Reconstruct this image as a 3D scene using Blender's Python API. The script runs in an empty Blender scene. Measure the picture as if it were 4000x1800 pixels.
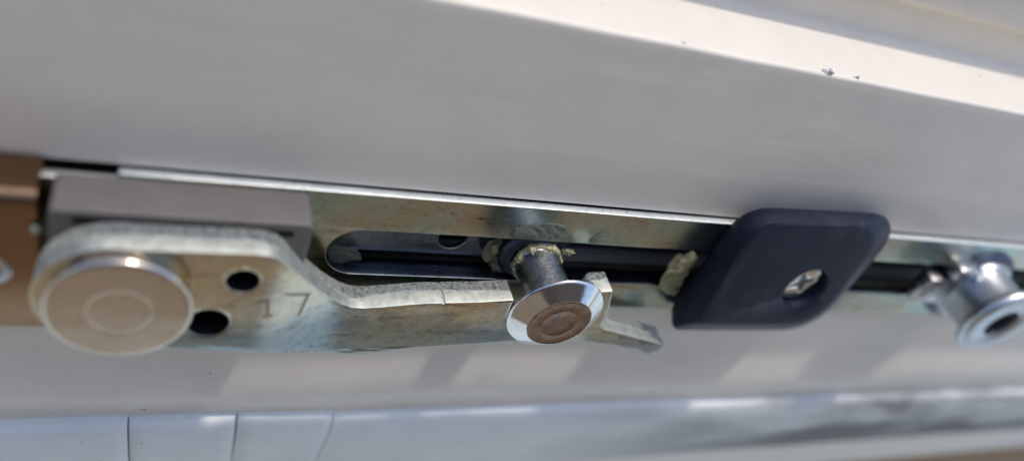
import bpy, bmesh, math, random
from math import sin, cos, pi, radians
from mathutils import Vector, Matrix, noise
# units: 1 = one centimetre. Local frame (u, v, n): u along the rail, v across it, n out of the sash edge.
sc = bpy.context.scene
random.seed(7)
TILT = radians(25)
s_, c_ = sin(TILT), cos(TILT)
W3 = Matrix(((1, 0, 0), (0, s_, -c_), (0, c_, s_)))       # (u,v,n) -> world
W4 = W3.to_4x4()

# ---------------- camera ----------------
cam = bpy.data.cameras.new('camera'); co = bpy.data.objects.new('camera', cam); sc.collection.objects.link(co)
CL = Vector((-3.11686, 4.54815, 4.39100))
Rm = Matrix(((.90734, -.06110, -.41593), (.33776, .69502, .63471), (.25030, -.71639, .65126)))
co.matrix_world = Matrix.Translation(W3 @ CL) @ (W3 @ Rm).to_4x4()
cam.lens = 27; cam.sensor_width = 36; cam.sensor_fit = 'HORIZONTAL'
cam.clip_start = .05; cam.clip_end = 20000
cam.dof.use_dof = True; cam.dof.focus_distance = 6.72; cam.dof.aperture_fstop = .128
sc.camera = co

# ---------------- sky, sun, exposure ----------------
SUN = (W3 @ Vector((.25, 1, .055))).normalized()
world = bpy.data.worlds.new('World'); sc.world = world; world.use_nodes = True
nt = world.node_tree; nt.nodes.clear()
sky = nt.nodes.new('ShaderNodeTexSky'); sky.sky_type = 'NISHITA'; sky.sun_disc = False
sky.sun_elevation = math.asin(SUN.z); sky.sun_rotation = math.atan2(SUN.x, SUN.y)
sky.dust_density = 2.2; sky.air_density = 1.0; sky.ozone_density = 1.5
bg = nt.nodes.new('ShaderNodeBackground'); bg.inputs[1].default_value = .15
wo = nt.nodes.new('ShaderNodeOutputWorld')
nt.links.new(sky.outputs[0], bg.inputs[0]); nt.links.new(bg.outputs[0], wo.inputs[0])
sl = bpy.data.lights.new('sun', 'SUN'); so = bpy.data.objects.new('sun', sl); sc.collection.objects.link(so)
sl.energy = 1.2; sl.angle = radians(3.5); sl.color = (1, .90, .79)
so.rotation_euler = SUN.to_track_quat('Z', 'Y').to_euler(); so.location = SUN * 300
sc.view_settings.view_transform = 'Standard'; sc.view_settings.look = 'None'
sc.view_settings.exposure = 0.74; sc.view_settings.gamma = 1
sc.cycles.max_bounces = 10

# ---------------- materials ----------------
def mat(name):
    m = bpy.data.materials.new(name); m.use_nodes = True
    t = m.node_tree; b = t.nodes['Principled BSDF']
    return m, t, b
def N(t, kind, **kw):
    n = t.nodes.new(kind)
    for k, v in kw.items():
        if k in n.inputs.keys() if isinstance(k, str) else False: n.inputs[k].default_value = v
        else: setattr(n, k, v)
    return n
def tex(t, kind='NOISE', scale=5., detail=4., stretch=None, rough=.55):
    tc = t.nodes.new('ShaderNodeTexCoord'); mp = t.nodes.new('ShaderNodeMapping')
    t.links.new(tc.outputs['Object'], mp.inputs[0])
    if stretch: mp.inputs['Scale'].default_value = stretch
    if kind == 'NOISE':
        n = t.nodes.new('ShaderNodeTexNoise'); n.inputs['Detail'].default_value = detail; n.inputs['Roughness'].default_value = rough
    else:
        n = t.nodes.new('ShaderNodeTexVoronoi')
    n.inputs['Scale'].default_value = scale
    t.links.new(mp.outputs[0], n.inputs['Vector'])
    return n.outputs[0]
def ramp(t, fac, stops):
    r = t.nodes.new('ShaderNodeValToRGB'); e = r.color_ramp.elements
    e[0].position, e[0].color = stops[0][0], (*stops[0][1], 1) if len(stops[0][1]) == 3 else stops[0][1]
    e[1].position, e[1].color = stops[1][0], (*stops[1][1], 1)
    for p, c in stops[2:]:
        x = e.new(p); x.color = (*c, 1)
    t.links.new(fac, r.inputs[0]); return r.outputs[0]
def mul(t, a, b, f=1., mode='MULTIPLY'):
    m = t.nodes.new('ShaderNodeMix'); m.data_type = 'RGBA'; m.blend_type = mode
    if isinstance(f, (int, float)): m.inputs[0].default_value = f
    else: t.links.new(f, m.inputs[0])
    for i, x in ((6, a), (7, b)):
        if isinstance(x, tuple): m.inputs[i].default_value = (*x, 1)
        else: t.links.new(x, m.inputs[i])
    return m.outputs[2]
def bump(t, b, h, dist, strength=1., prev=None):
    n = t.nodes.new('ShaderNodeBump'); n.inputs['Distance'].default_value = dist; n.inputs['Strength'].default_value = strength
    t.links.new(h, n.inputs['Height'])
    if prev: t.links.new(prev, n.inputs['Normal'])
    t.links.new(n.outputs[0], b.inputs['Normal']); return n.outputs[0]
def g(x): return (x, x, x)

def pvc_mat(name, col, rough=.38):
    m, t, b = mat(name)
    c1 = ramp(t, tex(t, scale=.5, detail=3), [(.3, tuple(x*.95 for x in col)), (.7, col)])
    # faint dusty smudges and tiny specks of dirt
    c2 = ramp(t, tex(t, scale=1.7, detail=8, rough=.7), [(.33, g(.95)), (.60, g(1))])
    c3 = ramp(t, tex(t, scale=5.5, detail=3, rough=.8), [(.245, (.25, .24, .22)), (.275, g(1))])
    c4 = ramp(t, tex(t, scale=2.2, detail=9, rough=.75, stretch=(.6, 1.4, 1)), [(.27, (.80, .79, .77)), (.34, g(1))])
    c3 = mul(t, c3, c4)
    b.inputs['Roughness'].default_value = rough
    t.links.new(mul(t, mul(t, c1, c2), c3), b.inputs['Base Color'])
    b.inputs['IOR'].default_value = 1.5
    n1 = bump(t, b, tex(t, scale=60, detail=3), .002, .5)
    bump(t, b, tex(t, scale=2, detail=3, stretch=(.15, 1, 1)), .02, .5, n1)
    return m
PVC = pvc_mat('white_pvc', (.83, .80, .73))
def rubber_mat():
    m, t, b = mat('grey_gasket_rubber')
    c1 = ramp(t, tex(t, scale=1.2, detail=6), [(.3, (.74, .80, .82)), (.7, (.82, .87, .88))])
    # dirt blotches on the gasket's right half, darker still towards its lower side
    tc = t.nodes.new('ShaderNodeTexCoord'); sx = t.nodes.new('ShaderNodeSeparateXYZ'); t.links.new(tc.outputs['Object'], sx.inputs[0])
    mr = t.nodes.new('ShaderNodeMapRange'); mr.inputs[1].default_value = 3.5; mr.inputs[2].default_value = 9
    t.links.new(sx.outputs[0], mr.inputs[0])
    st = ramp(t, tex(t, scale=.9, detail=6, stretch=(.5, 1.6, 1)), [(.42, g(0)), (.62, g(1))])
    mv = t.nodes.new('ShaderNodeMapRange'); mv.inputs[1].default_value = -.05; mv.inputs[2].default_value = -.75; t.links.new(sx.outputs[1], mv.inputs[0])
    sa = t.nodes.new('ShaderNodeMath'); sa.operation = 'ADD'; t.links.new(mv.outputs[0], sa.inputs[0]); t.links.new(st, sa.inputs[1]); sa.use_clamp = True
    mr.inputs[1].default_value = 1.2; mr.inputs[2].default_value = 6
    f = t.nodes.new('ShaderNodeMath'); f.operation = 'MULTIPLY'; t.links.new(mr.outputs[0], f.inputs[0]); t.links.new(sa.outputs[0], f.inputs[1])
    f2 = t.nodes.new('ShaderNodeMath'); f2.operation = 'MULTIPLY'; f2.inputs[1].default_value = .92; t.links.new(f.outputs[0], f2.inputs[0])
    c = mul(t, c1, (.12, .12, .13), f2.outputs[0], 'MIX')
    c = mul(t, c, ramp(t, tex(t, scale=9, detail=2, rough=.8), [(.25, g(.4)), (.29, g(1))]))
    t.links.new(c, b.inputs['Base Color'])
    b.inputs['Roughness'].default_value = .62
    n1 = bump(t, b, tex(t, scale=40, detail=4), .003, .6)
    bump(t, b, tex(t, scale=5, detail=4, stretch=(.15, 1, 1)), .012, .6, n1)
    return m
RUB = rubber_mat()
SHAV, _t, _b = mat('plastic_shaving'); _b.inputs['Base Color'].default_value = (.9, .9, .88, 1); _b.inputs['Roughness'].default_value = .5
_b.inputs['Subsurface Weight'].default_value = 1; _b.inputs['Subsurface Radius'].default_value = (.1, .1, .1); _b.inputs['Subsurface Scale'].default_value = .6
def zinc_mat(name, ca, cb, cc, rough=(.16, .34), speck=.6, scr=.0012, sc1=1.3, brush=(1, 1, 1), low=.012):
    m, t, b = mat(name)
    c = ramp(t, tex(t, scale=sc1, detail=5), [(.32, ca), (.5, cb), (.68, cc)])
    d = ramp(t, tex(t, scale=14, detail=6, rough=.75), [(.30, g(speck)), (.48, g(1))])
    sp = ramp(t, tex(t, scale=28, detail=2, rough=.8), [(.27, g(.25)), (.31, g(1))])
    t.links.new(mul(t, mul(t, c, d), sp), b.inputs['Base Color'])
    b.inputs['Metallic'].default_value = 1
    r = t.nodes.new('ShaderNodeMapRange'); r.inputs[3].default_value = rough[0]; r.inputs[4].default_value = rough[1]
    t.links.new(tex(t, scale=6, detail=6, rough=.7), r.inputs[0]); t.links.new(r.outputs[0], b.inputs['Roughness'])
    if speck < .7:   # handling scratches and dark grime in patches
        sc_ = ramp(t, tex(t, scale=5, detail=9, rough=.8, stretch=(.35, 2.2, 1)), [(.36, g(.55)), (.46, g(1))])
        c0 = b.inputs['Base Color'].links[0].from_socket
        t.links.new(mul(t, c0, sc_), b.inputs['Base Color'])
    n1 = bump(t, b, tex(t, scale=30, detail=6, rough=.7, stretch=brush), scr, 1)
    bump(t, b, tex(t, scale=1.6, detail=2), low, .5, n1)
    return m
ZINC = zinc_mat('zinc_plate', (.34, .48, .43), (.46, .52, .46), (.50, .40, .27), (.12, .28))
def blue_low(m, col, v0, v1):  # paints a darker, bluish reflection into the colour towards the lower side
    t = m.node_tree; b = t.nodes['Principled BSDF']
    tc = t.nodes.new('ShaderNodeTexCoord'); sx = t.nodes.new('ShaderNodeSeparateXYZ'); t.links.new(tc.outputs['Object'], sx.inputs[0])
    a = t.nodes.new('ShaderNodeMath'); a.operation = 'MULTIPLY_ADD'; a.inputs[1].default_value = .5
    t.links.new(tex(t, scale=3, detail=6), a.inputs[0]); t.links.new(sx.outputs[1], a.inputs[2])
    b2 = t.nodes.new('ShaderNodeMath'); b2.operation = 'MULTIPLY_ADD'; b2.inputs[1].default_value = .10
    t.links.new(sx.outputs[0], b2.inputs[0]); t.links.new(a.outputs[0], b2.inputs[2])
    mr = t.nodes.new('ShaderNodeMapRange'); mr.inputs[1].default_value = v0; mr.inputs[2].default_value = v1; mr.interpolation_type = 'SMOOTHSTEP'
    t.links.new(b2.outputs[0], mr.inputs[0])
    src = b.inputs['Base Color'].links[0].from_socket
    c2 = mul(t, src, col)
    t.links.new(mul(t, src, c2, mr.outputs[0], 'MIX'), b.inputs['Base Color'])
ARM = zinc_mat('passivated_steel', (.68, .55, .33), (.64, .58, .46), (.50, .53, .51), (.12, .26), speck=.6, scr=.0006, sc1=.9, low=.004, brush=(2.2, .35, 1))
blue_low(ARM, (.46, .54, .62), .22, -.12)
CHROME = zinc_mat('polished_zinc', (.70, .70, .72), (.74, .72, .70), (.68, .64, .58), (.05, .14), speck=.8, scr=.0004, low=.003)
SHAFT = zinc_mat('worn_pin_steel', (.42, .47, .54), (.60, .60, .60), (.30, .30, .34), (.15, .4), speck=.45, scr=.004, sc1=5)
PIVOT = zinc_mat('rivet_zinc', (.60, .51, .42), (.66, .58, .49), (.60, .56, .52), (.08, .18), speck=.85, scr=.0008, low=.003)
BRONZE = zinc_mat('bronze_plate', (.27, .165, .095), (.30, .185, .11), (.24, .145, .085), (.10, .18), speck=.85, scr=.0005, low=.002)
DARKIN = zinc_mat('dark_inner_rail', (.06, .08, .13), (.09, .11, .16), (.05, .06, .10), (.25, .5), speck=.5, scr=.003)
INNER = zinc_mat('inner_slide_zinc', (.56, .66, .62), (.66, .70, .64), (.44, .52, .50), (.22, .42), speck=.6, scr=.002)
DULL = zinc_mat('dull_zinc', (.42, .47, .52), (.52, .56, .60), (.46, .50, .54), (.24, .38), speck=.8, scr=.001, low=.002)
def rough_edge(name, col):
    """a punched edge: a torn, dark, grainy zone behind and a smooth burnished zone towards the front"""
    m, t, b = mat(name)
    at = t.nodes.new('ShaderNodeAttribute'); at.attribute_name = 'depth'
    ad = t.nodes.new('ShaderNodeMath'); ad.operation = 'MULTIPLY_ADD'; ad.inputs[1].default_value = .9
    t.links.new(tex(t, scale=1.4, detail=5), ad.inputs[0]); t.links.new(at.outputs['Fac'], ad.inputs[2])
    torn = ramp(t, ad.outputs[0], [(.93, g(1)), (1.0, g(0))])
    fine = tex(t, scale=34, detail=6, rough=.75)
    c1 = ramp(t, fine, [(.36, tuple(x*.30 for x in col)), (.50, tuple(x*.95 for x in col)), (.66, tuple(min(1, x*1.5) for x in col))])
    c2 = ramp(t, tex(t, scale=11, detail=8, rough=.7), [(.34, tuple(x*.70 for x in col)), (.62, tuple(x*1.15 for x in col))])
    t.links.new(mul(t, c2, c1, torn, 'MIX'), b.inputs['Base Color']); b.inputs['Metallic'].default_value = .75
    mr = t.nodes.new('ShaderNodeMapRange'); mr.inputs[3].default_value = .5; mr.inputs[4].default_value = .34
    t.links.new(torn, mr.inputs[0]); t.links.new(mr.outputs[0], b.inputs['Roughness'])
    h = t.nodes.new('ShaderNodeMath'); h.operation = 'MULTIPLY'; t.links.new(tex(t, scale=22, detail=8, rough=.8), h.inputs[0])
    mr2 = t.nodes.new('ShaderNodeMapRange'); mr2.inputs[3].default_value = .12; mr2.inputs[4].default_value = 1
    t.links.new(torn, mr2.inputs[0]); t.links.new(mr2.outputs[0], h.inputs[1])
    bump(t, b, h.outputs[0], .035, 1)
    return m
SHEAR = rough_edge('sheared_steel_edge', (.50, .54, .51))
EDGE = zinc_mat('bright_cut_edge', (.80, .88, .92), (.86, .92, .95), (.78, .86, .90), (.4, .55), speck=.75, scr=.002)
def plastic(name, col, rough, spec=.5, grain=.002, gs=50):
    m, t, b = mat(name)
    t.links.new(ramp(t, tex(t, scale=4, detail=6), [(.3, tuple(x*.85 for x in col)), (.7, col)]), b.inputs['Base Color'])
    b.inputs['Roughness'].default_value = rough; b.inputs['Specular IOR Level'].default_value = spec
    n1 = bump(t, b, tex(t, scale=gs, detail=4), grain, .8)
    bump(t, b, tex(t, scale=60, detail=3, stretch=(.05, 1, 1)), grain*.6, .5, n1)
    return m
BLOCK = plastic('grey_block_plastic', (.135, .128, .125), .5, .5, .002, 40)
NAVY = plastic('navy_plastic', (.006, .012, .032), .5, .28)
BLACK = plastic('black_void_paint', (.006, .007, .010), .6, .2)
RUST = zinc_mat('rusty_flat', (.16, .09, .05), (.26, .16, .10), (.20, .15, .12), (.22, .45), speck=.5, scr=.003, sc1=4)
def scratched(m, strength=.10):
    t = m.node_tree; b = t.nodes['Principled BSDF']
    w = t.nodes.new('ShaderNodeTexWave'); w.inputs['Scale'].default_value = 3; w.inputs['Distortion'].default_value = 14; w.inputs['Detail'].default_value = 3
    tc = t.nodes.new('ShaderNodeTexCoord'); t.links.new(tc.outputs['Object'], w.inputs[0])
    l = ramp(t, w.outputs[1], [(.985, g(0)), (1., g(1))])
    k = ramp(t, tex(t, scale=2.5, detail=6), [(.52, g(0)), (.62, g(1))])
    dust = ramp(t, tex(t, scale=3, detail=8, rough=.7, stretch=(1, .5, 1)), [(.5, g(0)), (.8, g(.35))])
    f = dust
    src = b.inputs['Base Color'].links[0].from_socket
    t.links.new(mul(t, src, (strength, strength, strength*1.05), f, 'MIX'), b.inputs['Base Color'])
scratched(NAVY)
def grease_mat(name, col, tr=.35):
    m, t, b = mat(name)
    t.links.new(ramp(t, tex(t, scale=5, detail=4), [(.3, tuple(x*.7 for x in col)), (.7, col)]), b.inputs['Base Color'])
    b.inputs['Roughness'].default_value = .2; b.inputs['Transmission Weight'].default_value = tr
    b.inputs['IOR'].default_value = 1.4; b.inputs['Subsurface Weight'].default_value = .25
    b.inputs['Subsurface Radius'].default_value = (.08, .07, .03); b.inputs['Subsurface Scale'].default_value = 1
    bump(t, b, tex(t, scale=7, detail=2), .006, .6)
    return m
GREASE = grease_mat('yellow_grease', (.52, .51, .31), .35)
GREASE2 = grease_mat('clear_grease', (.50, .56, .46), .8)
def simple(name, col, rough=.8, sc1=.02, var=.7):
    m, t, b = mat(name)
    t.links.new(ramp(t, tex(t, scale=sc1, detail=6), [(.3, tuple(x*var for x in col)), (.7, col)]), b.inputs['Base Color'])
    b.inputs['Roughness'].default_value = rough; return m
GROUND = simple('pale_paving', (.56, .67, .70), .85)
WALLM = simple('brown_render', (.25, .185, .125), .9)

# ---------------- object helpers ----------------
BASE = {}
def thing(name, base, label, cat, group=None):
    o = bpy.data.objects.new(name, None); sc.collection.objects.link(o)
    o.empty_display_size = .3
    b = Vector(base); o.matrix_world = Matrix.Translation(W3 @ b) @ W4
    BASE[o] = b; o['label'] = label; o['category'] = cat
    if group: o['group'] = group
    return o
def put(name, src, m, parent=None, base=(0, 0, 0), smooth=True, angle=35, edge=None, label=None):
    """src: bmesh or mesh in absolute (u,v,n)"""
    if isinstance(src, bpy.types.Mesh): me = src
    else:
        bmesh.ops.recalc_face_normals(src, faces=src.faces)
        me = bpy.data.meshes.new(name); src.to_mesh(me); src.free()
    me.name = name
    if parent is None:
        b = Vector(base)
    else:
        r = parent
        while r.parent: r = r.parent
        b = BASE[r]
    me.transform(Matrix.Translation(-b))
    me.materials.clear(); me.materials.append(m)
    if edge:
        me.materials.append(edge)
        for p in me.polygons: p.material_index = 1 if abs(p.normal.z) < .5 else 0
    me.shade_smooth() if smooth else me.shade_flat()
    if smooth: me.set_sharp_from_angle(angle=radians(angle))
    o = bpy.data.objects.new(name, me); sc.collection.objects.link(o)
    if parent is None:
        o.matrix_world = Matrix.Translation(W3 @ b) @ W4; BASE[o] = b
    else: o.parent = parent
    if label: o['label'] = label
    return o
def tag(o, label, cat, group=None):
    o['label'] = label; o['category'] = cat
    if group: o['group'] = group
    return o
def circle(cx, cy, r, n=48, ry=None):
    ry = r if ry is None else ry
    return [(cx + r*cos(2*pi*i/n), cy + ry*sin(2*pi*i/n)) for i in range(n)]
def stadium(u0, u1, v0, v1, n=16):
    r = (v1 - v0)/2; c = (v0 + v1)/2
    a = [(u1 - r + r*sin(pi*i/n), c - r*cos(pi*i/n)) for i in range(n+1)]
    b = [(u0 + r - r*sin(pi*i/n), c + r*cos(pi*i/n)) for i in range(n+1)]
    return a + b
def fillet(pts, rad, n=6):
    out = []; k = len(pts)
    for i in range(k):
        p = Vector(pts[i]); a = Vector(pts[i-1]); b = Vector(pts[(i+1) % k])
        r = rad[i] if isinstance(rad, (list, tuple)) else rad
        da, db = (a-p), (b-p); la, lb = da.length, db.length
        if r <= 0: out.append(tuple(p)); continue
        r = min(r, la*.49, lb*.49)
        p0 = p + da/la*r; p1 = p + db/lb*r
        for j in range(n+1):
            t = j/n; out.append(tuple((1-t)**2*p0 + 2*t*(1-t)*p + t*t*p1))
    return out
def slab(outline, holes, z0, z1, bev=.01, res=1):
    """extruded sheet with real holes and rounded edges -> bmesh"""
    cu = bpy.data.curves.new('tmp', 'CURVE'); cu.dimensions = '2D'; cu.fill_mode = 'BOTH'
    for pl in [outline] + list(holes):
        s = cu.splines.new('POLY'); s.points.add(len(pl)-1)
        for i, p in enumerate(pl): s.points[i].co = (p[0], p[1], 0, 1)
        s.use_cyclic_u = True
    cu.extrude = (z1-z0)/2 - bev; cu.bevel_depth = bev; cu.bevel_resolution = res; cu.offset = -bev
    o = bpy.data.objects.new('tmp', cu); sc.collection.objects.link(o)
    dg = bpy.context.evaluated_depsgraph_get()
    me = bpy.data.meshes.new_from_object(o.evaluated_get(dg))
    bpy.data.objects.remove(o); bpy.data.curves.remove(cu)
    bm = bmesh.new(); bm.from_mesh(me); bpy.data.meshes.remove(me)
    bmesh.ops.remove_doubles(bm, verts=bm.verts, dist=1e-5)
    for v in bm.verts: v.co.z += (z0+z1)/2
    return bm
def slices(bm, du, dv):
    us = [v.co.x for v in bm.verts]; vs = [v.co.y for v in bm.verts]
    for lo, hi, d, n in ((min(us), max(us), du, (1, 0, 0)), (min(vs), max(vs), dv, (0, 1, 0))):
        if not d: continue
        x = lo + d
        while x < hi:
            bmesh.ops.bisect_plane(bm, geom=bm.verts[:]+bm.edges[:]+bm.faces[:], plane_co=Vector(n)*x, plane_no=n)
            x += d
    return bm
def lathe(cx, cy, prof, n=64, ax=None):
    """revolve (r, z) about the n axis"""
    bm = bmesh.new(); rings = []
    for r, z in prof:
        if r < 1e-6: rings.append([bm.verts.new((cx, cy, z))])
        else: rings.append([bm.verts.new((cx+r*cos(2*pi*i/n), cy+r*sin(2*pi*i/n), z)) for i in range(n)])
    for a, b in zip(rings, rings[1:]):
        for i in range(n):
            j = (i+1) % n
            if len(a) == 1: bm.faces.new((a[0], b[i], b[j]))
            elif len(b) == 1: bm.faces.new((a[i], a[j], b[0]))
            else: bm.faces.new((a[i], a[j], b[j], b[i]))
    return bm
def box(u0, u1, v0, v1, z0, z1, bev=.01, seg=2):
    bm = bmesh.new(); bmesh.ops.create_cube(bm, size=1)
    for v in bm.verts:
        v.co = Vector(((u0+u1)/2 + v.co.x*(u1-u0), (v0+v1)/2 + v.co.y*(v1-v0), (z0+z1)/2 + v.co.z*(z1-z0)))
    if bev: bmesh.ops.bevel(bm, geom=bm.edges[:], offset=bev, segments=seg, affect='EDGES', profile=.5)
    return bm
def join(*bms):
    out = bms[0]
    for b in bms[1:]:
        me = bpy.data.meshes.new('t'); b.to_mesh(me); out.from_mesh(me); bpy.data.meshes.remove(me); b.free()
    return out
def sweep(prof, us, fn=None, cap=True):
    """profile [(v,z)] extruded over the list us; fn(u,v,z)->(v,z)"""
    bm = bmesh.new(); rows = []
    for u in us:
        rows.append([bm.verts.new((u, *(fn(u, v, z) if fn else (v, z)))) for v, z in prof])
    for a, b in zip(rows, rows[1:]):
        for i in range(len(prof)-1): bm.faces.new((a[i], a[i+1], b[i+1], b[i]))
    return bm
def lerp(a, b, t): return a + (b-a)*t
def sstep(a, b, x):
    t = min(1, max(0, (x-a)/(b-a))); return t*t*(3-2*t)
def arc(cv, cz, r, a0, a1, n=6):
    return [(cv + r*cos(radians(lerp(a0, a1, i/n))), cz + r*sin(radians(lerp(a0, a1, i/n)))) for i in range(n+1)]

# ---------------- setting: unseen ground and wall added for the metal to reflect ----------------
def world_plane(name, pts, m, kind='structure'):
    me = bpy.data.meshes.new(name); me.from_pydata(pts, [], [(0, 1, 2, 3)])
    me.materials.append(m); o = bpy.data.objects.new(name, me); sc.collection.objects.link(o); o['kind'] = kind
    return o
gd = world_plane('ground', [(-3000, -3000, -79), (3000, -3000, -79), (3000, 3000, -79), (-3000, 3000, -79)], GROUND)
wl = world_plane('wall', [(-500, -150, -79.5), (190, -150, -79.5), (190, -150, 300), (-500, -150, 300)], WALLM)
w2 = world_plane('dark_reflection_panel', [(-505, -136, 95), (192, -136, 95), (192, -136, 305), (-505, -136, 305)], simple('dark_panel', (.035, .025, .02), .8))  # unseen dark panel, added so the pin head's cone reflects dark
m2 = w2.modifiers.new('thick', 'SOLIDIFY'); m2.thickness = 1
md = wl.modifiers.new('thick', 'SOLIDIFY'); md.thickness = 12

# ---------------- window sash ----------------
sash = thing('window_sash', (0, 0, 0), 'white plastic window sash edge with stepped ridges, carrying the lock rail', 'window sash')
prof = [(9, -.70), (3.36, -.70), (3.33, -.72), (3.325, -.98), (3.30, -1.0), (3.14, -1.0), (3.10, -.985), (3.09, -.95), (3.085, -.83), (3.07, -.79), (3.02, -.78), (2.80, -.78), (2.77, -.785), (2.76, -.80),
        (2.755, -.885), (2.73, -.90), (2.68, -.905), (2.52, -.905), (2.42, -.902)]
prof += arc(2.41, -.80, .10, 270, 180, 6)[1:] + [(2.308, -.6), (2.306, -.4), (2.305, -.2)]
prof += [(2.305, -.05)] + arc(2.27, -.035, .035, 0, 90, 5) + [(2.2, -.001)]
prof += [(1.8, 0), (1.2, 0), (.66, 0), (.645, -.004), (.638, -.015), (.635, -.04), (.635, -1.3), (-.69, -1.3), (-.69, -.03), (-.70, -.01), (-.73, 0)]
n0 = len(prof)
vs = [-.73 - i*.045 for i in range(1, 42)]
prof += [(v, 0) for v in vs]
prof += [(-4.3, -.05), (-4.45, -.08), (-4.9, -.10), (-5.05, -.12), (-5.12, -.2), (-5.14, -1.5)]
us = [-9 + i*.15 for i in range(80)] + [3 + i*.5 for i in range(70)]
def ridge(u, v, z):
    if -2.6 < v < -.8:
        a = sstep(-3.4, -1.5, u)
        x = v - .05*sin(u*.9+1)
        up = .10*sstep(1.30, 2.15, -x)
        dn = .07*sstep(2.05, 2.55, -x)
        z += up*lerp(.5, 1, a) - dn*lerp(.9, 1, a)
    if 2.2 < v < 2.32 and z > -.3:
        v += .006*noise.noise(Vector((u*1.5, 0, 0)))
    return (v, z)
put('sash_profile', sweep(prof, us, ridge), PVC, sash, angle=28)
def blob(cu, cv, cz, ru, rv, rz, seed, amp=.35, sub=3, freq=2.5):
    bm = bmesh.new(); bmesh.ops.create_icosphere(bm, subdivisions=sub+1, radius=1)
    for v in bm.verts:
        d = 1 + amp*1.2*noise.noise(v.co*freq*.6 + Vector((seed*7.1, seed*3.3, 0))) + amp*.22*noise.noise(v.co*freq*1.6 + Vector((seed, 0, 9)))
        v.co = Vector((cu + v.co.x*d*ru, cv + v.co.y*d*rv, cz + v.co.z*d*rz))
    return bm
for i, (u, v, r) in enumerate(((1.813, 2.300, .055), (2.142, 2.300, .026), (.35, 2.303, .014))):
    put('plastic_burr', join(blob(u, v+.01, -.035, r*1.1, r*.45, r*.45, i+3, .5), blob(u+r*.6, v+.015, -.03, r*.6, r*.5, r*.45, i+9, .6)), SHAV, sash)

SILLM = simple('tan_board', (.40, .27, .15), .7, 1.0)
sill = put('sill_board', box(-20, 60, -16, -5.2, -4.2, -3, .1), SILLM, None, (0, -8, -3)); tag(sill, 'tan board out of focus at the bottom right, behind the sash', 'sill board')

# gasket
gas = thing('rubber_gasket', (0, -3.2, 0), 'pale blue grey rubber gasket cut into pieces along the bottom of the sash', 'gasket')
def gasket(u0, u1, dv0, dv1, dz, tilt, step=.12):
    n = max(2, int((u1-u0)/step)); ul = [lerp(u0, u1, i/n) for i in range(n+1)]
    pr = [(-2.50, -.04), (-2.485, .02), (-2.48, .08), (-2.49, .125), (-2.53, .155), (-2.59, .17), (-2.62, .175)]
    pr += [(-2.62 - i*.09, .175 + .03*sin(pi*i/9) - .009*i) for i in range(1, 10)]
    pr += [(-3.55, .085), (-3.7, .06), (-3.88, .02), (-4.05, -.0), (-4.16, -.07), (-4.18, -.12)]
    def fn(u, v, z):
        t = (u-u0)/(u1-u0); e = min(t, 1-t)*(u1-u0)
        k = sstep(0, .05, e)
        vv = v - .03 + lerp(dv0, dv1, t) + .015*noise.noise(Vector((u*1.1, v, 2)))
        zz = z - .03 + dz + tilt*(t-.5) - (1-k)*.035*(1 if z > 0 else 0) + .012*noise.noise(Vector((u*.9, v*2, 5)))
        return vv, zz
    bm = sweep(pr, ul, fn)
    bm.verts.ensure_lookup_table(); k = len(pr)
    for off in (0, n*k):
        bm.faces.new([bm.verts[off+i] for i in range(k)])
    # slanted ends
    for v in bm.verts:
        if u1 < 5: v.co.x += .10*(v.co.y+2.45)*-.35
    return bm
gaps = [(-8, -3.29, -.02, .0, 0.0, .01), (-3.275, -2.33, -.03, .04, .012, .05), (-2.30, -1.36, .035, .02, -.02, .01), (-1.345, 26, -.01, -.06, .0, .0)]
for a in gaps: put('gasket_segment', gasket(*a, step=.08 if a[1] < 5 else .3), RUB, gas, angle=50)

# ---------------- lock rail ----------------
rail = thing('lock_rail', (0, 0, 0), 'long zinc plated lock rail with open slots, set into the sash edge', 'lock rail')
plate = slab(fillet([(-4.6, -.665), (24, -.665), (24, .612), (-3.40, .612), (-3.40, .54), (-4.6, .54)], .02, 2),
             [stadium(-1.88, 3.3, -.31, .225)[::-1], stadium(3.62, 9.5, -.30, .24)[::-1]], -.02, .066, .008, 2)
plate = slices(plate, .8, .12)
for v in plate.verts:   # stamped sheet: very slight waviness and lips turned in along the slot
    v.co.z += .006*noise.noise(Vector((v.co.x*.6, v.co.y*1.6, 0)))
po = put('face_plate', plate, ZINC, rail, angle=40, edge=EDGE)
po.data.materials.append(DARKIN)     # slot walls given the darker inner metal
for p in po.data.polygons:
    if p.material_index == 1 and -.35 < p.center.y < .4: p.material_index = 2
# the drive bars that run behind the slot
inner = slab(fillet([(-5, -.235), (-.36, -.235), (-.36, .62), (-5, .62)], .03, 3), [circle(-.74, -.02, .135, 40)[::-1]], -.20, -.15, .01, 2)
put('drive_bar', inner, INNER, rail, edge=INNER)
put('drive_bar', box(-4.5, 23, -.60, -.32, -.24, -.10, .02), INNER, rail, label='lower drive bar smeared with dark grease')
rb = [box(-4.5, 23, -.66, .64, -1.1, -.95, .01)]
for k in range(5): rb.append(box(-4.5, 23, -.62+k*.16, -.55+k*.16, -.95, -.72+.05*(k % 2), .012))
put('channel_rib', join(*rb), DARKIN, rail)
put('slot_lip', box(-1.66, 3.1, -.375, -.318, -.16, .052, .012), DARKIN, rail)

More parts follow.
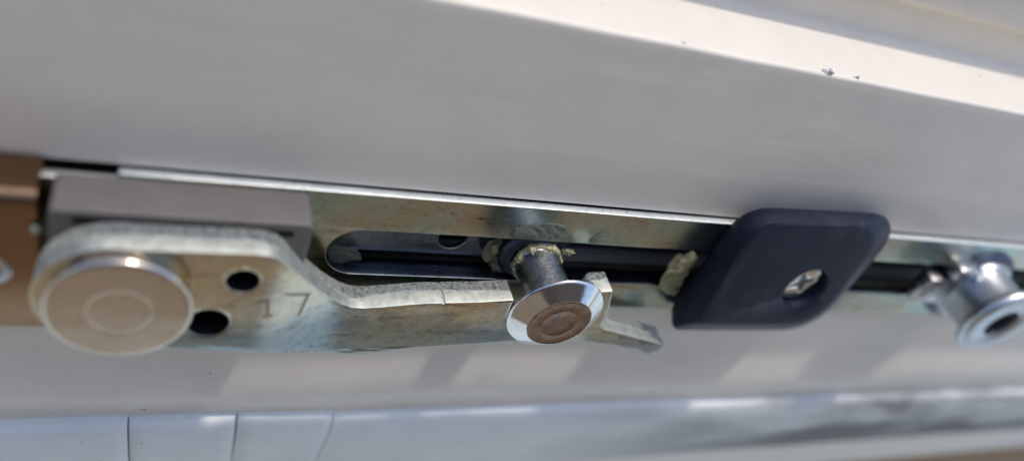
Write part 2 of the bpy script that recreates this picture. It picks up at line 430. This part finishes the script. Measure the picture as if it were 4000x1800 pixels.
# ---------------- bronze cover ----------------
br = thing('bronze_cover', (-5, 0, 0), 'shiny bronze brown cover plate at the left end of the rail', 'cover plate')
bp = [(-.655, .02)] + [( -.655, .30)] + arc(-.60, .36, .055, 180, 90, 5) + arc(.555, .295, .12, 90, 0, 10) + [(.675, .10), (.675, .02)]
bm = sweep(bp, [-8, -6, -5, -4.4, -3.83])
bm.verts.ensure_lookup_table(); k = len(bp); bm.faces.new([bm.verts[4*k+i] for i in range(k)])
put('cover', bm, BRONZE, br, angle=40)
put('screw', lathe(-4.13, -.02, [(.14, .38), (.14, .41), (.125, .425), (.08, .428), (.06, .40), (0, .40)], 32), DULL, br)

# ---------------- grey slide block ----------------
blk = thing('slide_block', (-2.95, .1, .06), 'matt grey slide block with a dark slit, sitting on the rail under the lever', 'slide block')
out = fillet([(-3.79, -.60), (-2.13, -.60), (-2.11, .585), (-3.77, .585)], [.04, .06, .05, .04], 5)
body = slab(out, [], .063, .415, .016, 3)
put('body', body, BLOCK, blk, angle=40)
put('slit', slab(fillet([(-3.64, .465), (-2.235, .455), (-2.235, .515), (-3.64, .535)], .03, 3), [], .36, .4175, .001, 0), BLACK, blk)
put('dirty_chip', blob(-3.84, .42, .44, .025, .03, .012, 4, .5), ZINC, br)

# ---------------- fork lever ----------------
lev = thing('fork_lever', (-3.33, .02, .42), 'thick zinc plated fork lever riveted at its left end, stamped 1 7', 'lever')
def armz(u): return .67 + (.45-.67)*sstep(-2.45, -1.70, u)
left = [(-3.33 + .53*cos(radians(a)), .0 + .525*sin(radians(a))) for a in range(95, 272, 8)]
bot = [(-3.176, -.515), (-2.968, -.534), (-2.65, -.575), (-2.375, -.64), (-2.1, -.79), (-1.85, -.93), (-1.62, -.985), (-1.394, -.985), (-1.237, -.957), (-1.015, -.901),
       (-.538, -.853), (-.07, -.80), (.218, -.775), (.60, -.75), (.90, -.765), (1.279, -.862), (1.68, -.985)]
def chaikin(p, k=2):
    for _ in range(k):
        o = [p[0]]
        for a, b in zip(p, p[1:]): o += [(a[0]*.75+b[0]*.25, a[1]*.75+b[1]*.25), (a[0]*.25+b[0]*.75, a[1]*.25+b[1]*.75)]
        p = o + [p[-1]]
    return p
bot = chaikin(bot)
rt = [(1.70, -.80), (.86, -.548), (.80, -.50), (.755, -.22), (.675, .015), (.52, -.005), (.50, -.03), (.46, -.34), (.36, -.43), (-.1, -.46), (-.235, -.42), (-.265, -.148)]
top = [(-.60, -.188), (-.878, -.205), (-.885, -.222), (-.90, -.222), (-.907, -.212), (-1.02, -.215), (-1.188, -.238), (-1.399, -.276), (-1.56, -.298), (-1.66, -.29), (-1.752, -.245), (-1.85, -.16), (-1.947, -.051), (-2.154, .225), (-2.30, .425), (-2.36, .49), (-2.43, .52), (-2.52, .53), (-2.70, .528), (-3.0, .520)]
outl = left + bot + rt + top
h1 = circle(-2.567, .243, .113, 36, .118); h2 = circle(-2.757, -.232, .145, 36, .155)
arm = slab(outl, [h1[::-1], h2[::-1]], 0, .25, .014, 2)
arm = slices(arm, .07, .09)
def lowedge(u):
    for (a, b), (c, d) in zip(bot, bot[1:]):
        if a <= u <= c: return lerp(b, d, (u-a)/(c-a))
    return -.5 if u < 0 else -.95
dl = arm.verts.layers.float.new('depth')
for v in arm.verts:
    u, w = v.co.x, v.co.y
    v[dl] = v.co.z/.25
    z = v.co.z + armz(u) - .25
    e = w - lowedge(u)
    if u < 1.0:
        fl = (1 - sstep(0, .40, e)) * sstep(-2.9, -1.9, u) * (1-sstep(.3, .9, u))
        z += fl*.0
        rl = (1-sstep(0, .07, e))*sstep(-2.9, -1.9, u)*(1-sstep(.2, .8, u))
        if v.co.z > .1: z -= rl*.05
    if abs(u+1.38) < .3 and e < .12 and v.co.z > .12:
        z += .006*noise.noise(Vector((u*16, w*16, 1))); v.co.y += .004*noise.noise(Vector((u*14, w*14, 8)))
    # torn, irregular sheared faces
    v.co.z = z
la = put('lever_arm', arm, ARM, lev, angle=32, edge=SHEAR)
la.data.materials.append(BLACK)    # bores of the two holes: unlit depth painted in as black
for p in la.data.polygons:
    c = p.center + BASE[lev]
    for (hu, hv, hr) in ((-2.567, .243, .128), (-2.757, -.232, .165)):
        if p.material_index == 1 and abs(p.normal.z) < .35 and math.hypot(c.x-hu, c.y-hv) < hr: p.material_index = 2
put('rivet_collar', lathe(-3.33, .06, [(.30, .66), (.435, .672), (.445, .685), (.445, .725), (.425, .742), (.38, .75), (.38, .77)], 72), PIVOT, lev)
disc = [(.34, .755), (.425, .757), (.445, .766), (.455, .782), (.454, .806), (.443, .822), (.430, .8285), (.424, .8294), (.421, .8295), (.415, .8295), (.215, .8295),
        (.206, .8295), (.203, .8292), (.199, .8280), (.196, .8280), (.192, .8297), (.189, .830), (.184, .830), (.06, .830), (0, .830)]
rh = lathe(-3.325, .07, disc, 96)
for v in rh.verts: v.co.y = .07 + (v.co.y-.07)*1.08; v.co.z += .0015*noise.noise(v.co*4)
put('rivet_head', rh, PIVOT, lev)
put('pivot_shaft', lathe(-3.33, .05, [(.2, .1), (.2, .70)], 32), SHAFT, lev)
def strokes(polys, w, z, h):
    bms = []
    for pl in polys:
        for (a, b) in zip(pl, pl[1:]):
            a, b = Vector(a), Vector(b); d = (b-a).normalized(); p = Vector((-d.y, d.x))*w/2; a2 = a - d*w*.4; b2 = b + d*w*.4
            bms.append(slab([tuple(a2-p), tuple(b2-p), tuple(b2+p), tuple(a2+p)], [], z-.004, z+h, .001, 0))
    return join(*bms)
STAMP = zinc_mat('stamped_mark', (.30, .24, .17), (.36, .29, .22), (.32, .26, .19), (.4, .6), speck=.8)
dz = .0045
def on_arm(bm):
    slices(bm, .03, .04)
    for v in bm.verts: v.co.z += armz(v.co.x)
    return bm
D1 = [[(-2.425, .02), (-2.375, .045), (-2.35, -.15)], [(-2.385, -.145), (-2.325, -.145)]]
D7 = [[(-2.245, .075), (-2.065, -.005), (-2.10, -.24)]]
for D in (D1, D7): put('stamp_rim', on_arm(strokes(D, .046, 0, .0022)), PIVOT, lev)
put('stamped_digit', on_arm(strokes([[(-2.425, .02), (-2.375, .045), (-2.35, -.15)], [(-2.385, -.145), (-2.325, -.145)]], .028, 0, .003)), STAMP, lev, label='worn stamped digit 1')
put('stamped_digit', on_arm(strokes([[(-2.245, .075), (-2.065, -.005), (-2.10, -.24)]], .030, 0, .003)), STAMP, lev, label='stamped digit 7')

# ---------------- mushroom pin ----------------
pin = thing('mushroom_pin', (0, 0, -.1), 'polished mushroom headed locking pin with rusty flat top, standing in the fork of the lever', 'locking pin')
pu, pv = .035, -.045
sh = lathe(pu, pv, [(.235, -.25), (.235, .06), (.212, .085), (.207, .12), (.205, .30), (.208, .45), (.212, .56), (.215, .645)], 96)
for v in sh.verts:
    d = .006*noise.noise(v.co*9) + .004*noise.noise(v.co*30)
    v.co.x += d; v.co.y += d*.5
put('shaft', sh, SHAFT, pin)
HZ = .055
put('head', lathe(pu, pv, [(r_, z_+HZ) for r_, z_ in [(.20, .575), (.34, .583), (.412, .592), (.432, .603), (.439, .618), (.434, .630), (.422, .638), (.420, .6395), (.298, .722), (.296, .7235), (.290, .725)]], 128), CHROME, pin)
fl = lathe(pu, pv, [(r_, z_-.020+HZ) for r_, z_ in [(.2905, .7445), (.280, .750), (.268, .747), (.175, .745), (.166, .7475), (.156, .744), (.06, .745), (0, .7445)]], 96)
for v in fl.verts: v.co.z += .0035*noise.noise(v.co*11)
put('worn_top', fl, RUST, pin)
put('carrier', join(slab(stadium(-.52, .42, -.26, .50), [], -.24, -.12, .02, 2), lathe(pu-.06, pv+.02, [(.30, -.2), (.30, .0), (.27, .04), (.2, .05)], 48)), DARKIN, pin)

# ---------------- far pin ----------------
fp = thing('flanged_pin', (6.05, 0, 0), 'shiny flanged pin with a hollow socket end, blurred at the right edge', 'locking pin')
fu, fv = 6.04, -.06
put('collar', lathe(fu, fv, [(.56, -.1), (.56, .10), (.54, .125), (.42, .13), (.40, .15)], 64), DARKIN, fp)
put('shaft', lathe(fu, fv, [(.46, .1), (.465, .17), (.45, .2), (.41, .21), (.40, .25), (.40, .50), (.405, .54), (.42, .56)], 64), DULL, fp)
put('flange', lathe(fu, fv, [(.38, .55), (.46, .56), (.50, .59), (.51, .63), (.50, .67), (.475, .695), (.44, .70), (.23, .70), (.215, .69), (.21, .55), (0, .55)], 80), DULL, fp)
put('socket', lathe(fu, fv, [(.208, .64), (.17, .60), (.1, .60), (0, .60)], 6), NAVY, fp)
put('tab', join(box(5.12, 5.62, -.30, .12, .0, .20, .04), box(5.35, 5.75, .16, .36, .0, .26, .05)), SHAFT, fp)

# ---------------- navy latch ----------------
lat = thing('navy_keep', (2.8, .1, .06), 'dark navy plastic keep block with a cross head screw, clipped over the rail', 'keep block')
def rr(u0, u1, v0, v1, rad, n=8): return fillet([(u0, v0), (u1, v0), (u1, v1), (u0, v1)], rad, n)
rings = []
def resample(pl, n=128):
    L = [0]
    for a, b in zip(pl, pl[1:]+pl[:1]): L.append(L[-1] + math.dist(a, b))
    out = []; k = 0
    for i in range(n):
        t = L[-1]*i/n
        while L[k+1] < t: k += 1
        f = (t-L[k])/max(1e-9, L[k+1]-L[k]); a = pl[k]; b = pl[(k+1) % len(pl)]
        out.append((lerp(a[0], b[0], f), lerp(a[1], b[1], f)))
    return out
def addring(pl, zf):
    pl = resample(pl); rings.append([Vector((p[0], p[1], zf(p[0], p[1]))) for p in pl])
R0 = [.10, .50, .58, .30]
def q(u0, u1, v0, v1, rad, n=8, k=.10): return fillet([(u0, v0), (u1-.04, v0+.02), (u1, v1+k), (u0, v1)], rad, n)
addring(q(1.86, 3.92, -.60, .84, R0), lambda u, v: .068)
addring(q(1.83, 3.92, -.66, .90, R0), lambda u, v: .12)
addring(q(1.80, 3.84, -.72, .93, R0), lambda u, v: .24 - .04*(v-.1))
addring(q(1.80, 3.80, -.71, .935, R0), lambda u, v: .28 - .05*(v-.1))
addring(q(1.81, 3.50, -.40, .92, [.08, .44, .52, .28]), lambda u, v: .44 - .12*(v-.1))
addring(q(1.825, 3.46, -.37, .905, [.08, .44, .52, .28]), lambda u, v: .455 - .12*(v-.1))
addring(q(1.86, 3.41, -.33, .87, [.08, .42, .48, .26]), lambda u, v: .46 - .12*(v-.1))
SC = (2.92, .15); SR = .255
nseg = len(rings[0])
sca = [Vector((SC[0], SC[1], 0))]
def hz(u, v): return .46 - .12*(v-.1)
def holering(r, zf):
    out = []
    for p in rings[6]:
        d = Vector((p.x-SC[0], p.y-SC[1])).normalized()
        out.append(Vector((SC[0]+d.x*r, SC[1]+d.y*r, zf(SC[0]+d.x*r, SC[1]+d.y*r))))
    return out
rings.append(holering(SR+.02, hz)); rings.append(holering(SR, lambda u, v: hz(u, v)-.012)); rings.append(holering(SR-.01, lambda u, v: .22))
rings.append([Vector((SC[0], SC[1], .22))]*nseg)
bm = bmesh.new(); vv = [[bm.verts.new(p) for p in r] for r in rings]
for a, b in zip(vv, vv[1:]):
    for i in range(nseg): j = (i+1) % nseg; bm.faces.new((a[i], a[j], b[j], b[i]))
bmesh.ops.remove_doubles(bm, verts=bm.verts, dist=1e-5)
put('body', bm, NAVY, lat, angle=30)
def star(cx, cy, a, b, rot):
    pts = []
    for k in range(4):
        th = rot + k*pi/2
        for q, r in ((-.14, a), (.14, a), (pi/4, b)): pts.append((cx + r*cos(th+q), cy + r*sin(th+q)))
    return pts
scr = thing('screw', (SC[0], SC[1], .22), 'steel cross head screw sunk in the navy keep block', 'screw')
put('screw_head', slab(circle(SC[0], SC[1], .235, 48), [star(SC[0], SC[1], .15, .055, .5)[::-1]], .27, .375, .014, 2), CHROME, scr)
put('recess', slab(circle(SC[0], SC[1], .16, 24), [], .265, .31, .002, 0), SHAFT, scr)

# ---------------- grease ----------------
def smear(pl, z, h, seed, ridges=0., nr=14, na=64, drop=.01, ang=.8):
    """a smear of grease: raised, ridged sheet with a thick rim over an outline"""
    P_ = [Vector(p) for p in pl]; c = sum(P_, Vector((0, 0)))/len(P_)
    sm = fillet(pl, .5, 6)
    m = len(sm); bm = bmesh.new(); rings_ = []
    for k in range(nr+1):
        t = k/nr; ring = []
        for i in range(na):
            x = i/na*m; a = Vector(sm[int(x) % m]); b = Vector(sm[(int(x)+1) % m]); p = a.lerp(b, x-int(x))
            d = p - c
            q = c + d*t*(1+.10*noise.noise(Vector((i*.35, seed, 0))) + .06*noise.noise(Vector((i*1.1, seed, 4))))
            e = (1-t**4)
            hh = h*(.35 + .45*abs(noise.noise(Vector((q.x*7, q.y*7, seed))))*2 + ridges*abs(sin((q.x*cos(ang)+q.y*sin(ang))*26 + 3*noise.noise(Vector((q.x*4, q.y*4, seed))))))
            hh += h*.5*math.exp(-((t-.9)/.07)**2)
            ring.append(bm.verts.new((q.x, q.y, z + e*hh - drop*t**8)) if (k or i == 0) else None)
        rings_.append(ring)
    c0 = rings_[0][0]
    for k in range(nr):
        for i in range(na):
            j = (i+1) % na; A, B = rings_[k], rings_[k+1]
            if k == 0: bm.faces.new((c0, B[i], B[j]))
            else: bm.faces.new((A[i], A[j], B[j], B[i]))
    return bm
GR = 'grease blobs on the rail'
o = put('grease_smear', smear([(-.37, .235), (-.36, .36), (-.17, .45), (.10, .47), (.20, .40), (.15, .26), (-.1, .22)], .064, .035, 3, .5), GREASE2, None, (0, .3, .06))
tag(o, 'ridged clear grease smeared on the rail just above the mushroom pin', 'grease', GR)
o = put('grease_smear', smear([(.40, .24), (.48, .37), (.56, .41), (.60, .36), (.57, .25)], .064, .025, 5, .2), GREASE2, None, (.5, .3, .06))
tag(o, 'small grease smear on the rail to the right of the mushroom pin', 'grease', GR)
def collar(seed):
    bm = bmesh.new(); n, k = 96, 14; rr_ = []
    for i in range(n):
        a = 2*pi*i/n; R_ = .215; ring = []
        w = .018 + .03*abs(noise.noise(Vector((cos(a)*2, sin(a)*2, seed)))) + .02*abs(noise.noise(Vector((cos(a)*7, sin(a)*7, seed))))
        lift = .05*noise.noise(Vector((cos(a)*1.7, sin(a)*1.7, seed+4)))
        for j in range(k):
            b = 2*pi*j/k
            r = R_ + w*cos(b)*(1+.3*noise.noise(Vector((cos(a)*6, sin(a)*6, j*.5))))
            ring.append(bm.verts.new((pu + r*cos(a), pv + r*sin(a), .07 + lift + w*1.5*sin(b))))
        rr_.append(ring)
    for i in range(n):
        A, B = rr_[i], rr_[(i+1) % n]
        for j in range(k): q = (j+1) % k; bm.faces.new((A[j], A[q], B[q], B[j]))
    return bm
o = put('grease_collar', join(collar(2), blob(pu+.27, pv+.15, .06, .06, .03, .025, 8, .7, 3, 3)), GREASE, None, (0, 0, .05))
tag(o, 'yellow grease collar squeezed around the base of the mushroom pin', 'grease', GR)
o = put('grease_blob', join(blob(-.31, -.10, -.10, .11, .15, .08, 2, .6), blob(-.22, -.26, -.08, .09, .08, .06, 6, .6)), GREASE, None, (-.3, -.1, -.07))
tag(o, 'lump of yellow grease in the slot just left of the mushroom pin', 'grease', GR)
o = put('grease_blob', blob(-1.70, -.22, -.07, .15, .10, .03, 12, .4), GREASE2, None, (-1.7, -.2, -.04))
tag(o, 'grease filling the rounded left end of the slot', 'grease', GR)
o = put('grease_blob', join(blob(1.64, .02, .05, .13, .16, .05, 21, .45), blob(1.64, -.12, .05, .12, .17, .06, 24, .4), blob(1.66, -.25, .05, .11, .15, .05, 22, .45), blob(1.74, -.38, .04, .08, .09, .04, 25, .5)), GREASE, None, (1.65, -.1, .05))
tag(o, 'pale yellow grease blob beside the left edge of the navy keep block', 'grease', GR)
o = put('grease_blob', blob(-.72, -.40, -.085, .32, .06, .03, 31, .5), GREASE2, None, (-.7, -.4, -.08))
tag(o, 'thin greenish grease streak along the lower side of the slot', 'grease', GR)
